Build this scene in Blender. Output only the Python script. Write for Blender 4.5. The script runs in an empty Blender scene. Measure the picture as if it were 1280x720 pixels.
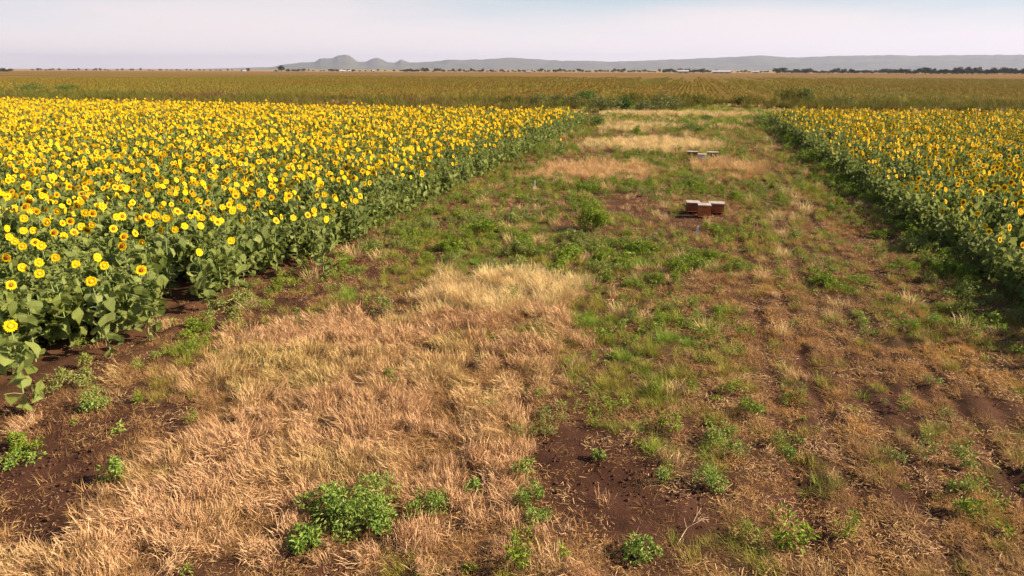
import bpy, math, random
import numpy as np
from mathutils import Vector, Matrix, Euler
random.seed(11); rng = np.random.default_rng(11)
R = math.radians
sc = bpy.context.scene
col = sc.collection

# ------------------------------------------------------------------ camera
F_PX, CAM_H = 853.0, 5.5
PITCH, YAW, ROLL = math.atan(273/853.), R(14.287), R(0.12)
cam_d = bpy.data.cameras.new('camera'); cam = bpy.data.objects.new('camera', cam_d); col.objects.link(cam)
cam_d.sensor_width = 36; cam_d.lens = 36*F_PX/1280; cam_d.clip_start = .1; cam_d.clip_end = 60000
Mc = Matrix.Rotation(YAW, 4, 'Z') @ Matrix.Rotation(math.pi/2-PITCH, 4, 'X') @ Matrix.Rotation(ROLL, 4, 'Z')
cam.matrix_world = Matrix.Translation((0, 0, CAM_H)) @ Mc
sc.camera = cam
MC = np.array(Mc.to_3x3())

def at(px, py, z=0.0):
    """ground (or height z) point seen at photo pixel px, py: used to survey the layout"""
    d = MC @ np.array([(px-640)/F_PX, -(py-360)/F_PX, -1.0])
    t = (CAM_H-z)/-d[2]
    return np.array([d[0]*t, d[1]*t, z])
def proj(x, y, z=0.0):
    p = np.stack([x, y, np.zeros_like(x)+z-CAM_H], -1) @ MC
    w = np.maximum(-p[..., 2], 1e-3)
    px = 640+F_PX*p[..., 0]/w; py = 360-F_PX*p[..., 1]/w
    return px, py, -p[..., 2]
def seen(x, y, z=0.0, m=260, mb=200):
    px, py, d = proj(x, y, z)
    return (d > .5) & (px > -m) & (px < 1280+m) & (py < 720+mb)

# ------------------------------------------------------------------ noise
_lat = rng.random((8, 256, 256))
def vn(x, y, s, seed=0, octv=3):
    out = 0; amp = 1; tot = 0
    for o in range(octv):
        L = _lat[(seed+o) % 8]
        u = x/s*(2**o)+37.3*seed; v = y/s*(2**o)+11.9*seed
        i = np.floor(u).astype(int); j = np.floor(v).astype(int)
        fu = u-i; fv = v-j; fu = fu*fu*(3-2*fu); fv = fv*fv*(3-2*fv)
        i0 = i & 255; j0 = j & 255; i1 = (i+1) & 255; j1 = (j+1) & 255
        a = L[i0, j0]*(1-fu)+L[i1, j0]*fu; b = L[i0, j1]*(1-fu)+L[i1, j1]*fu
        out = out+amp*(a*(1-fv)+b*fv); tot += amp; amp *= .5
    return out/tot
def sst(a, b, x):
    t = np.clip((x-a)/(b-a), 0, 1); return t*t*(3-2*t)

# ------------------------------------------------------------------ materials
def new_mat(name):
    m = bpy.data.materials.new(name); m.use_nodes = True
    nt = m.node_tree; nt.nodes.clear()
    out = nt.nodes.new('ShaderNodeOutputMaterial')
    return m, nt, out
def N(nt, t, **kw):
    n = nt.nodes.new(t)
    for k, v in kw.items(): setattr(n, k, v)
    return n
def mixc(nt, fac, a, b, typ='MIX'):
    n = nt.nodes.new('ShaderNodeMix'); n.data_type = 'RGBA'; n.blend_type = typ
    def s(sock, v):
        if hasattr(v, 'links') or hasattr(v, 'is_linked'): nt.links.new(v, sock)
        elif isinstance(v, (int, float)): sock.default_value = v
        else: sock.default_value = (*v, 1)
    s(n.inputs[0], fac); s(n.inputs[6], a); s(n.inputs[7], b)
    return n.outputs[2]
def leafmat(name, c0, c1, c2=None, rough=.55, trans=.25, spec=.3, tint=None, vary=.5):
    """c0-c1 by per-face 'tone', towards c2 by per-plant random, optional tint by instance attribute"""
    m, nt, out = new_mat(name)
    at_ = N(nt, 'ShaderNodeAttribute', attribute_name='tone')
    c = mixc(nt, at_.outputs['Fac'], c0, c1)
    oi = N(nt, 'ShaderNodeObjectInfo')
    if c2:
        mm = N(nt, 'ShaderNodeMath', operation='MULTIPLY'); nt.links.new(oi.outputs['Random'], mm.inputs[0]); mm.inputs[1].default_value = vary
        c = mixc(nt, mm.outputs[0], c, c2)
    if tint:
        ti = N(nt, 'ShaderNodeAttribute', attribute_name='tint', attribute_type='INSTANCER')
        c = mixc(nt, ti.outputs['Fac'], c, tint)
    p = N(nt, 'ShaderNodeBsdfPrincipled'); nt.links.new(c, p.inputs['Base Color'])
    p.inputs['Roughness'].default_value = rough; p.inputs['Specular IOR Level'].default_value = spec
    if trans > 0:
        t = N(nt, 'ShaderNodeBsdfTranslucent'); nt.links.new(c, t.inputs['Color'])
        mx = N(nt, 'ShaderNodeMixShader'); mx.inputs[0].default_value = trans
        nt.links.new(p.outputs[0], mx.inputs[1]); nt.links.new(t.outputs[0], mx.inputs[2]); nt.links.new(mx.outputs[0], out.inputs[0])
    else: nt.links.new(p.outputs[0], out.inputs[0])
    return m
def surfmat(name, c0, c1, scale=3., rough=.8, spec=.2, bump=.0, detail=6, stretch=(1, 1, 1), metal=0):
    m, nt, out = new_mat(name)
    tc = N(nt, 'ShaderNodeTexCoord'); mp = N(nt, 'ShaderNodeMapping'); mp.inputs['Scale'].default_value = stretch
    nt.links.new(tc.outputs['Object'], mp.inputs[0])
    no = N(nt, 'ShaderNodeTexNoise'); no.inputs['Scale'].default_value = scale; no.inputs['Detail'].default_value = detail; no.inputs['Roughness'].default_value = .65
    nt.links.new(mp.outputs[0], no.inputs['Vector'])
    rp = N(nt, 'ShaderNodeValToRGB'); rp.color_ramp.elements[0].position = .35; rp.color_ramp.elements[1].position = .68
    rp.color_ramp.elements[0].color = (*c0, 1); rp.color_ramp.elements[1].color = (*c1, 1)
    nt.links.new(no.outputs['Fac'], rp.inputs[0])
    p = N(nt, 'ShaderNodeBsdfPrincipled'); nt.links.new(rp.outputs[0], p.inputs['Base Color'])
    p.inputs['Roughness'].default_value = rough; p.inputs['Specular IOR Level'].default_value = spec; p.inputs['Metallic'].default_value = metal
    if bump:
        b = N(nt, 'ShaderNodeBump'); b.inputs['Strength'].default_value = bump; b.inputs['Distance'].default_value = .02
        nt.links.new(no.outputs['Fac'], b.inputs['Height']); nt.links.new(b.outputs[0], p.inputs['Normal'])
    nt.links.new(p.outputs[0], out.inputs[0])
    return m

M = {}
M['sun_leaf'] = leafmat('sunflower_leaf', (.075, .105, .022), (.27, .31, .10), (.21, .25, .045), .6, .42, .16)
M['sun_stem'] = leafmat('sunflower_stem', (.16, .22, .07), (.22, .27, .10), None, .6, .0)
M['petal'] = leafmat('sunflower_petal', (.80, .54, .002), (.86, .68, .004), (.82, .48, .002), .6, .30, .1)
M['petal_in'] = leafmat('sunflower_petal_base', (.74, .32, .003), (.82, .44, .004), (.70, .24, .003), .6, .25, .1)
M['disc'] = leafmat('sunflower_disc', (.14, .040, .008), (.50, .21, .016), (.12, .04, .008), .8, 0, .1, vary=.8)
M['disc_y'] = leafmat('sunflower_disc_young', (.62, .36, .015), (.70, .50, .03), (.45, .26, .02), .8, 0, .1)
M['dry'] = leafmat('dry_straw', (.20, .10, .040), (.90, .60, .36), (.46, .25, .12), .7, .18, .15, tint=(.44, .35, .12), vary=.45)
M['pale'] = leafmat('pale_straw', (.48, .34, .15), (.84, .66, .36), (.66, .50, .24), .7, .30, .15, tint=(.44, .22, .10))
M['brown'] = leafmat('brown_litter', (.12, .058, .024), (.62, .38, .175), (.27, .14, .05), .8, .15, .1, tint=(.52, .28, .085))
M['grass'] = leafmat('green_grass', (.08, .105, .010), (.38, .39, .060), (.38, .30, .07), .6, .22, .1, tint=(.20, .31, .04), vary=.8)
M['weed'] = leafmat('weed_leaf', (.075, .135, .010), (.28, .37, .034), (.22, .27, .03), .55, .25, .2, tint=(.24, .26, .075))
M['bush'] = leafmat('bush_leaf', (.050, .105, .018), (.125, .200, .035), (.10, .16, .03), .5, .28, .3)
M['bush_bright'] = leafmat('bright_bush_leaf', (.10, .19, .026), (.29, .38, .07), None, .5, .30, .3)
M['grey_bush'] = leafmat('grey_bush_leaf', (.10, .12, .035), (.25, .27, .09), (.17, .18, .05), .6, .2, .2)
M['reed'] = leafmat('tall_weed', (.05, .055, .010), (.25, .24, .045), (.14, .14, .025), .7, .25, .1, tint=(.20, .115, .045))
M['crop'] = leafmat('crop_leaf', (.10, .068, .012), (.34, .25, .045), (.26, .18, .032), .7, .2, .1, tint=(.20, .19, .035))
M['tree'] = leafmat('tree_leaf', (.022, .036, .014), (.06, .08, .03), (.045, .065, .02), .7, .15, .1)
M['bark'] = surfmat('bark', (.10, .065, .04), (.2, .14, .09), 9)
M['twig'] = surfmat('dead_twig', (.38, .26, .17), (.62, .46, .32), 12)
M['twig_dark'] = surfmat('bush_stem', (.10, .08, .04), (.18, .13, .07), 12)

# ------------------------------------------------------------------ mesh helpers
class MB:
    def __init__(s): s.v = []; s.f = []; s.t = []; s.m = []; s.n = 0
    def add(s, verts, faces, tone=.5, mi=0):
        verts = np.asarray(verts, float)
        s.v.append(verts)
        for k, f in enumerate(faces):
            s.f.append(tuple(i+s.n for i in f)); s.t.append(tone if np.isscalar(tone) else tone[k]); s.m.append(mi)
        s.n += len(verts)
    def merge(s, o, mi_off=0):
        if not o.v: return
        s.v += o.v; s.f += [tuple(i+s.n for i in f) for f in o.f]; s.t += o.t; s.m += [m+mi_off for m in o.m]; s.n += o.n
    def mesh(s, name, mats, smooth=False):
        me = bpy.data.meshes.new(name)
        me.from_pydata(np.concatenate(s.v).tolist(), [], s.f)
        a = me.attributes.new('tone', 'FLOAT', 'FACE'); a.data.foreach_set('value', np.array(s.t, np.float32))
        me.polygons.foreach_set('material_index', np.array(s.m, np.int32))
        if smooth: me.polygons.foreach_set('use_smooth', [True]*len(s.f))
        for m in (mats if isinstance(mats, (list, tuple)) else [mats]): me.materials.append(m)
        me.update(); return me
    def xf(s, mat):
        A = np.array(mat)
        s.v = [v @ A[:3, :3].T + A[:3, 3] for v in s.v]; return s
def obj(name, me, parent=None, loc=None):
    o = bpy.data.objects.new(name, me); col.objects.link(o)
    if parent: o.parent = parent
    if loc is not None: o.location = loc
    return o
def tag(o, label=None, cat=None, group=None, kind=None):
    if label: o['label'] = label
    if cat: o['category'] = cat
    if group: o['group'] = group
    if kind: o['kind'] = kind
    return o
def empty(name, loc, rz=0):
    o = bpy.data.objects.new(name, None); col.objects.link(o); o.location = loc; o.rotation_euler = (0, 0, rz); o.empty_display_size = .1
    return o
def tube(mb, pts, rad, seg=6, tone=.5, mi=0):
    pts = [Vector(p) for p in pts]; V = []
    for i, p in enumerate(pts):
        d = (pts[min(i+1, len(pts)-1)]-pts[max(i-1, 0)]).normalized()
        a = d.orthogonal().normalized(); b = d.cross(a)
        r = rad[i] if not np.isscalar(rad) else rad
        for k in range(seg):
            t = 2*math.pi*k/seg; V.append(p+a*math.cos(t)*r+b*math.sin(t)*r)
    # keep ring frames aligned
    Fc = []
    for i in range(len(pts)-1):
        base = min(range(seg), key=lambda q: (V[i*seg]-V[(i+1)*seg+q]).length)
        for k in range(seg):
            k2 = (k+1) % seg
            Fc.append((i*seg+k, i*seg+k2, (i+1)*seg+(k2+base) % seg, (i+1)*seg+(k+base) % seg))
    Fc.append(tuple(range(seg))[::-1]); Fc.append(tuple((len(pts)-1)*seg+k for k in range(seg)))
    mb.add([tuple(v) for v in V], Fc, tone, mi)
def box(mb, x0, x1, y0, y1, z0, z1, tone=.5, mi=0, jit=0):
    v = np.array([(x, y, z) for z in (z0, z1) for y in (y0, y1) for x in (x0, x1)], float)
    if jit: v += rng.normal(0, jit, v.shape)
    mb.add(v, [(0, 2, 3, 1), (4, 5, 7, 6), (0, 1, 5, 4), (2, 6, 7, 3), (0, 4, 6, 2), (1, 3, 7, 5)], tone, mi)

def tuft(n, rad, h, w, lean=.5, hv=.3, bend=.8, head=0., flat=0., tone_pow=1., mi=0, mb=None, segs=3, radial=1.):
    mb = mb or MB()
    for i in range(n):
        r = rad*math.sqrt(random.random()); a = random.uniform(0, 6.283)
        bx, by = r*math.cos(a), r*math.sin(a)
        az = a+random.gauss(0, .9) if radial else random.uniform(0, 6.283); L = h*(1+random.uniform(-hv, hv)); ln = abs(random.gauss(0, lean))*.6+radial*lean*.4*r/max(rad, .01)
        if random.random() < flat: ln = random.uniform(1.2, 1.5)
        dx, dy = math.cos(az), math.sin(az); sx, sy = -dy, dx
        p = np.array([bx, by, 0.]); V = []; ang = ln
        tw = random.uniform(-.6, .6); sx, sy = math.cos(az+1.57+tw), math.sin(az+1.57+tw)
        for s in range(segs+1):
            t = s/segs
            if head: ww = w*(.55 if t < .5 else (1+head if t < .9 else .3))
            else: ww = w*(1-.85*t)
            V += [p+np.array([sx, sy, 0])*ww/2, p-np.array([sx, sy, 0])*ww/2]
            p = p+L/segs*np.array([math.sin(ang)*dx, math.sin(ang)*dy, max(math.cos(ang), .03)])
            ang += bend*random.uniform(.1, .6)
        mb.add(V, [(2*s, 2*s+1, 2*s+3, 2*s+2) for s in range(segs)], random.random()**tone_pow, mi)
    return mb

def oval_leaf(mb, p, d, up, L, W, tone, mi=0, fold=.25):
    d = d.normalized(); s = d.cross(up).normalized(); u = s.cross(d)
    a = p+d*L*.45+s*W/2+u*W*fold; b = p+d*L*.45-s*W/2+u*W*fold; tip = p+d*L-u*L*.12
    mb.add([tuple(p), tuple(a), tuple(tip), tuple(b)], [(0, 1, 2), (0, 2, 3)], tone, mi)

def leafball(n, rx, rz, L, W, mb=None, mi=0, z0=.0, clumps=7, seed=0, tone_pow=1.):
    """leaves clustered on several sub-clumps through a dome volume"""
    mb = mb or MB(); rr = random.Random(seed)
    cl = []
    for i in range(clumps):
        a = rr.uniform(0, 6.28); q = rr.random()**.5*.78
        cl.append((Vector((math.cos(a)*q*rx, math.sin(a)*q*rx, z0+rz*(.32+.5*rr.random()*(1-q*.6)))), rr.uniform(.18, .44)))
    for i in range(n):
        c, cr = rr.choice(cl)
        dv = Vector((rr.gauss(0, 1), rr.gauss(0, 1), rr.gauss(0, 1)*.9+.25)).normalized()
        q = rr.uniform(.55, 1.08)
        p = c+Vector((dv.x*rx, dv.y*rx, dv.z*rz*.8))*cr*q
        if p.z < .02: p.z = .02+rr.random()*.05
        d = (dv*.8+Vector((rr.gauss(0, .6), rr.gauss(0, .6), rr.gauss(0, .35)-.05)))
        up = Vector((rr.gauss(0, .35), rr.gauss(0, .35), 1))+dv*.4
        k = rr.uniform(.65, 1.25)
        oval_leaf(mb, p, d, up, L*k, W*k, rr.random()**tone_pow, mi)
    return mb, cl

# ------------------------------------------------------------------ scatter (stuff only)
def scatter(name, pts, variants, label, cat, scale=None, rotz=None, tilt=.12, tint=None, idx=None, lay=None):
    n = len(pts)
    src = bpy.data.collections.new(name+'_source')
    for k, me in enumerate(variants):
        o = bpy.data.objects.new('%s_source_%02d' % (name, k), me); src.objects.link(o)
    me = bpy.data.meshes.new(name); me.vertices.add(n)
    me.vertices.foreach_set('co', np.asarray(pts, np.float32).ravel())
    if scale is None: scale = rng.uniform(.75, 1.25, n)
    sc3 = np.stack([scale*rng.uniform(.85, 1.15, n), scale*rng.uniform(.85, 1.15, n), scale*rng.uniform(.85, 1.15, n)], 1)
    if rotz is None: rotz = rng.uniform(0, 6.283, n)
    rot = np.stack([rng.normal(0, tilt, n), rng.normal(0, tilt, n), rotz], 1)
    if lay is not None: rot[:, 0] += lay[0]; rot[:, 1] += lay[1]
    if idx is None: idx = rng.integers(0, len(variants), n)
    if tint is None: tint = np.zeros(n)
    for an, ty, dat, key in (('rot', 'FLOAT_VECTOR', rot, 'vector'), ('scl', 'FLOAT_VECTOR', sc3, 'vector'), ('idx', 'INT', idx, 'value'), ('tint', 'FLOAT', tint, 'value')):
        a = me.attributes.new(an, ty, 'POINT'); a.data.foreach_set(key, np.asarray(dat, np.int32 if ty == 'INT' else np.float32).ravel())
    o = obj(name, me); tag(o, label, cat, kind='stuff')
    ng = bpy.data.node_groups.new(name+'_nodes', 'GeometryNodeTree')
    ng.interface.new_socket('Geometry', in_out='INPUT', socket_type='NodeSocketGeometry')
    ng.interface.new_socket('Geometry', in_out='OUTPUT', socket_type='NodeSocketGeometry')
    gi = ng.nodes.new('NodeGroupInput'); go = ng.nodes.new('NodeGroupOutput')
    ip = ng.nodes.new('GeometryNodeInstanceOnPoints'); ci = ng.nodes.new('GeometryNodeCollectionInfo')
    ci.inputs['Collection'].default_value = src; ci.inputs['Separate Children'].default_value = True; ci.inputs['Reset Children'].default_value = True
    def na(nm, ty):
        q = ng.nodes.new('GeometryNodeInputNamedAttribute'); q.data_type = ty; q.inputs['Name'].default_value = nm
        return [s for s in q.outputs if s.enabled and s.name == 'Attribute'][0]
    L = ng.links.new
    L(gi.outputs[0], ip.inputs['Points']); L(ci.outputs[0], ip.inputs['Instance']); ip.inputs['Pick Instance'].default_value = True
    L(na('idx', 'INT'), ip.inputs['Instance Index']); L(na('rot', 'FLOAT_VECTOR'), ip.inputs['Rotation']); L(na('scl', 'FLOAT_VECTOR'), ip.inputs['Scale'])
    L(ip.outputs[0], go.inputs[0])
    md = o.modifiers.new('scatter', 'NODES'); md.node_group = ng
    print('SCATTER', name, n)
    return o

# ------------------------------------------------------------------ ground layout
XL, XR = -10.4, 7.9                     # the two sunflower field edges; rows run along Y
def ell(px, py, cx, cy, rx, ry, rot=0, k=3):
    c, s = math.cos(rot), math.sin(rot)
    u = ((px-cx)*c+(py-cy)*s)/rx; v = (-(px-cx)*s+(py-cy)*c)/ry
    return 1/(1+(u*u+v*v)**k)
def emax(px, py, L, k=3):
    o = np.zeros_like(px)
    for e in L:
        w = e[5] if len(e) > 5 else 1; o = np.maximum(o, w*ell(px, py, *e[:4], rot=R(e[4]) if len(e) > 4 else 0, k=k))
    return o
SOIL = [(45, 600, 125, 62, -25), (150, 520, 90, 26, -10, .8), (60, 470, 60, 22, 0, .5), (730, 582, 80, 36, 10), (800, 648, 90, 30, 10, .9), (330, 385, 110, 14, -25, .9), (460, 330, 60, 12, -25, .9),
        (345, 430, 30, 12, 0, .7), (380, 712, 70, 12, 0, .8), (640, 470, 25, 10, 0, .6), (1060, 640, 160, 50, 15, .55), (1000, 530, 60, 14, 20, .5), (960, 400, 20, 60, -30, .5), (540, 300, 60, 14, -30, .5)]
TALL = [(430, 500, 200, 100, 0), (300, 565, 92, 78, -30), (190, 672, 150, 62, -25), (330, 620, 180, 90, 0), (560, 580, 110, 130, 0), (600, 450, 100, 70, 0), (520, 425, 120, 30, -4), (620, 400, 90, 16, 0), (690, 698, 60, 36, 0), (560, 690, 70, 40, 0), (40, 715, 60, 30, 0, .9),
        (660, 420, 70, 26, 10, .8), (150, 478, 26, 12, 0, .9), (40, 545, 26, 14, 0, .9)]
PALE = [(632, 368, 86, 20, -4), (742, 217, 64, 12, 0), (820, 184, 74, 6, 0), (800, 161, 44, 4, 0, .8), (840, 143, 100, 2.5, 0, .9), (915, 212, 50, 8, 0, .5), (1040, 133, 200, 3, 0, .6)]
GREEN = [(285, 475, 45, 20, -10, .8), (215, 500, 30, 12, 0, .6), (300, 425, 60, 14, -10, .7), (400, 388, 60, 12, -20, .7), (240, 450, 50, 12, 0, .6), (750, 450, 110, 42, 5), (690, 395, 60, 14, 0, .7), (800, 560, 70, 16, 0, .7), (880, 590, 60, 30, 0, .7), (840, 390, 70, 22, 0, .7), (560, 345, 80, 18, -10, .5), (610, 300, 90, 26, 0, .5), (820, 490, 60, 24, 0, .8), (700, 330, 120, 24, 0, .6),
         (830, 155, 110, 7, 0, .8), (920, 160, 40, 14, 0, .7), (880, 215, 110, 20, 0, .4), (260, 470, 60, 16, -10, .6), (430, 380, 60, 12, -15, .5), (980, 260, 40, 60, -20, .4), (1080, 400, 120, 30, 20, .4), (1200, 440, 120, 30, 20, .5), (1230, 700, 80, 30, 0, .5), (930, 690, 80, 30, 0, .5), (225, 600, 35, 12, 0, .3), (985, 560, 20, 14, 0, .7), (380, 355, 70, 10, -25, .6)]
WEED = [(640, 290, 60, 20, 0, .8), (520, 300, 50, 14, -30, .7), (940, 250, 50, 14, 0, .8), (780, 235, 80, 10, 0, .8), (280, 410, 60, 12, -20, .5), (740, 345, 110, 16, 0, .8), (585, 290, 48, 20, -20), (740, 318, 110, 20, 0), (850, 330, 60, 18, 0, .9), (870, 238, 80, 10, 0, .9), (690, 190, 30, 6, 0, .5), (810, 200, 40, 8, 0, .9), (1040, 350, 46, 16, 20, .8), (1110, 405, 40, 14, 20, .5), (1230, 420, 60, 20, 20, .7), (960, 350, 40, 12, 0, .4),
        (925, 300, 60, 20, 0, .5), (700, 262, 50, 10, 0, .5), (860, 158, 90, 6, 0, .6), (110, 490, 80, 14, 5, .8), (650, 240, 60, 10, -10, .6), (555, 320, 50, 10, -20, .6), (905, 180, 40, 8, 0, .6), (1150, 300, 60, 50, 40, .5), (1040, 230, 50, 40, 45, .5), (440, 330, 60, 10, -30, .4), (25, 575, 30, 6, -10, .8), (60, 455, 60, 14, -20, .5)]
TRACKS = [1.9, 2.6, 3.4, 3.9, 4.35, 4.85, 5.5, 6.1, 6.8]
def layout(x, y):
    px, py, d = proj(x, y)
    ws = 3.0+25*np.clip((py-140)/570, 0, 1)       # wobble the outlines so they are not ellipses
    wx = (vn(x, y, 1.3, 1)-.5)*ws*5; wy = (vn(x, y, 1.1, 3)-.5)*ws*2.4
    qx, qy = px+wx, py+wy
    t = emax(qx, qy, TALL, 7); p = emax(qx, qy, PALE, 4); g = emax(qx, qy, GREEN); w = emax(qx, qy, WEED); s = emax(qx, qy, SOIL)
    trk = np.zeros_like(x)
    for tx in TRACKS: trk = np.maximum(trk, np.exp(-((x-tx-(vn(x*0, y, 9, 5)-.5)*.22)/.17)**2))
    trk *= .3+.7*sst(0, .2, vn(x, y*.4, 1.2, 6)-.36)
    trk = np.maximum(trk, .95*np.maximum(np.exp(-((x-4.85)/.25)**2), np.exp(-((x-3.4)/.21)**2)))
    inside = (x > XL-1) & (x < XR+1.5)
    return px, py, t, p, g, w, s, trk, inside

# ------------------------------------------------------------------ ground sheet
def axis(f0, f1, step, lo, hi, g=1.09):
    a = list(np.arange(f0, f1, step)); s = step; v = a[-1]
    while v < hi: s *= g; v += s; a.append(v)
    s = step; v = f0; b = []
    while v > lo: s *= g; v -= s; b.append(v)
    return np.array(b[::-1]+a)
gx = axis(-13, 9.5, .07, -26000, 26000, 1.11); gy = axis(4.0, 24, .07, -2500, 26000, 1.035)
GX, GY = np.meshgrid(gx, gy)
def ground_z(x, y):
    d = np.hypot(x, y); k = 1/(1+(d/60)**2)
    z = (vn(x, y, .45, 2, 4)-.5)*.10*k+(vn(x, y, 3.5, 4)-.5)*.12*k
    for tx in TRACKS: z = z-.07*k*np.exp(-((x-tx)/.17)**2)
    fur = np.where((x < XL+.4) | (x > XR-.3), np.sin(x/.9*6.283)*.04, 0)*k
    return z+fur
GZ = ground_z(GX, GY)
nx, ny = len(gx), len(gy)
me = bpy.data.meshes.new('ground'); me.vertices.add(nx*ny)
me.vertices.foreach_set('co', np.stack([GX, GY, GZ], -1).astype(np.float32).ravel())
ii, jj = np.meshgrid(np.arange(nx-1), np.arange(ny-1)); a = (jj*nx+ii).ravel()
quads = np.stack([a, a+1, a+nx+1, a+nx], 1).astype(np.int32)
nq = len(quads); me.loops.add(nq*4); me.polygons.add(nq)
me.loops.foreach_set('vertex_index', quads.ravel()); me.polygons.foreach_set('loop_start', np.arange(0, nq*4, 4, dtype=np.int32))
me.polygons.foreach_set('use_smooth', np.ones(nq, bool)); me.update(calc_edges=True)
_, _, gt, gp, gg, gw, gs, gtr, gin = layout(GX.ravel(), GY.ravel())
near = (GY.ravel() > 3) & (GY.ravel() < 135) & gin
litter = np.where(near, np.clip(.75*gt+.8*gp+.35*(1-gs)*(1-gtr), 0, 1), .3)
greenm = np.where(near, np.clip(.6*gg+.7*gw, 0, 1)*(1-gs), 0.1)
far = sst(80, 120, np.hypot(GX.ravel(), GY.ravel()))
for an, dt in (('litter', litter), ('green', greenm), ('far', far)):
    q = me.attributes.new(an, 'FLOAT', 'POINT'); q.data.foreach_set('value', dt.astype(np.float32))
m, nt, out = new_mat('ground')
def attr(n_): return N(nt, 'ShaderNodeAttribute', attribute_name=n_).outputs['Fac']
tc = N(nt, 'ShaderNodeTexCoord')
def noise(s, det=5, ro=.6, vec=None):
    q = N(nt, 'ShaderNodeTexNoise'); q.inputs['Scale'].default_value = s; q.inputs['Detail'].default_value = det; q.inputs['Roughness'].default_value = ro
    nt.links.new(vec or tc.outputs['Object'], q.inputs['Vector']); return q.outputs['Fac']
def ramp(v, p0, p1):
    q = N(nt, 'ShaderNodeMapRange'); q.inputs['From Min'].default_value = p0; q.inputs['From Max'].default_value = p1; nt.links.new(v, q.inputs['Value']); return q.outputs[0]
def mul(a_, b_):
    q = N(nt, 'ShaderNodeMath', operation='MULTIPLY')
    for k, v in enumerate((a_, b_)):
        if isinstance(v, (int, float)): q.inputs[k].default_value = v
        else: nt.links.new(v, q.inputs[k])
    return q.outputs[0]
soilc = mixc(nt, ramp(noise(1.7), .3, .7), (.032, .0135, .0085), (.066, .028, .018))
soilc = mixc(nt, ramp(noise(28, 6, .7), .55, .75), soilc, (.12, .058, .036))
soilc = mixc(nt, mul(ramp(noise(55, 4, .7), .42, .6), attr('litter')), soilc, (.16, .085, .04))
soilc = mixc(nt, mul(ramp(noise(9, 5, .7), .40, .6), attr('green')), soilc, (.05, .055, .018))
mpf = N(nt, 'ShaderNodeMapping'); mpf.inputs['Scale'].default_value = (1, .12, 1); nt.links.new(tc.outputs['Object'], mpf.inputs[0])
farc = mixc(nt, ramp(noise(.02, 5, .6, mpf.outputs[0]), .35, .65), (.22, .13, .05), (.26, .19, .07))
soilc = mixc(nt, attr('far'), soilc, farc)
pb = N(nt, 'ShaderNodeBsdfPrincipled'); nt.links.new(soilc, pb.inputs['Base Color']); pb.inputs['Roughness'].default_value = .95; pb.inputs['Specular IOR Level'].default_value = .1
bp = N(nt, 'ShaderNodeBump'); bp.inputs['Strength'].default_value = .9; bp.inputs['Distance'].default_value = .03
nt.links.new(noise(16, 7, .75), bp.inputs['Height']); nt.links.new(bp.outputs[0], pb.inputs['Normal']); nt.links.new(pb.outputs[0], out.inputs[0])
me.materials.append(m)
ground = obj('ground', me); tag(ground, 'reddish brown bare earth under the grass and crops', 'ground', kind='structure')

# ------------------------------------------------------------------ grass and weeds on the strip
def cand(x0, x1, y0, y1, dens):
    n = int((x1-x0)*(y1-y0)*dens); x = rng.uniform(x0, x1, n); y = rng.uniform(y0, y1, n)
    k = seen(x, y, .2); return x[k], y[k]
zones = [(-12, 9, 3, 12, 1.0), (-12, 9.5, 12, 22, .75), (-12, 10, 22, 40, .42), (-12, 11, 40, 96, .17)]
def sow(base, fn, scale_far=1.0):
    P = []; S = []; T = []
    for (x0, x1, y0, y1, k) in zones:
        x, y = cand(x0, x1, y0, y1, base*k)
        pr, tn = fn(x, y)
        keep = rng.random(len(x)) < pr
        x, y, tn = x[keep], y[keep], tn[keep]
        P.append(np.stack([x, y, ground_z(x, y)-.01], 1)); T.append(tn)
        S.append(rng.uniform(.7, 1.3, len(x))*(1+(1/k**.5-1)*.45*scale_far))
    return np.concatenate(P), np.concatenate(S), np.concatenate(T)
BP = [(452, 652, .55), (415, 638, .4), (475, 668, .3), (378, 684, .28), (592, 617, .18), (532, 645, .32), (662, 635, .28), (672, 655, .25), (800, 694, .32), (886, 610, .3), (142, 604, .26), (742, 290, .8), (879, 275, 1.3), (877, 203, 1.4)]
BPX = [(at(a, b), r) for a, b, r in BP]
def nobush(x, y):
    o = np.ones_like(x)
    for c_, r_ in BPX: o = o*sst(.75, 1.1, np.hypot(x-c_[0], (y-c_[1]))/r_)
    return o
def edge_in(x, y):  # keep grass inside the strip, thin under the crop
    return sst(XL-1.2, XL+.2, x)*(1-sst(XR-.2, XR+1.4, x))
V_tall = [tuft(64, .10, random.uniform(.13, .20), .0036, .5, .45, .7, head=.7, tone_pow=.9, radial=0).mesh('dry_tuft', M['dry']) for _ in range(5)]
V_tall += [tuft(60, .13, .15, .0036, .9, .4, 1.1, head=.5, flat=.45, radial=0).mesh('dry_tuft', M['dry']) for _ in range(3)]
def f_tall(x, y):
    px, py, t, p, g, w, s, trk, ins = layout(x, y)
    n = vn(x, y, .33, 5)
    pr = np.clip(t*1.25-.15, 0, 1)*sst(.40, .50, n)*sst(.30, .40, vn(x, y, 1.7, 0))*(1-.85*p)*nobush(x, y)*(1-.9*emax(px, py, SOIL[:5]))+.05*(1-s)*(vn(x, y, .6, 7) > .6)*(px > 600)*(x < 3)
    return pr*edge_in(x, y), np.clip((vn(x, y, 1.6, 6)-.50)*2.2, 0, .6)
P, S, T = sow(135, f_tall)
S *= .6+1.0*vn(P[:, 0], P[:, 1], .28, 2)
LAY = ((vn(P[:, 0], P[:, 1], .55, 5)-.5)*2.6+.12, (vn(P[:, 0], P[:, 1], .6, 1)-.5)*2.6)
scatter('dry_grass', P, V_tall, 'tall straw coloured dry grass covering the foreground', 'dry grass', S, tint=T, rotz=rng.uniform(-.5, .5, len(P)), lay=LAY)
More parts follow.
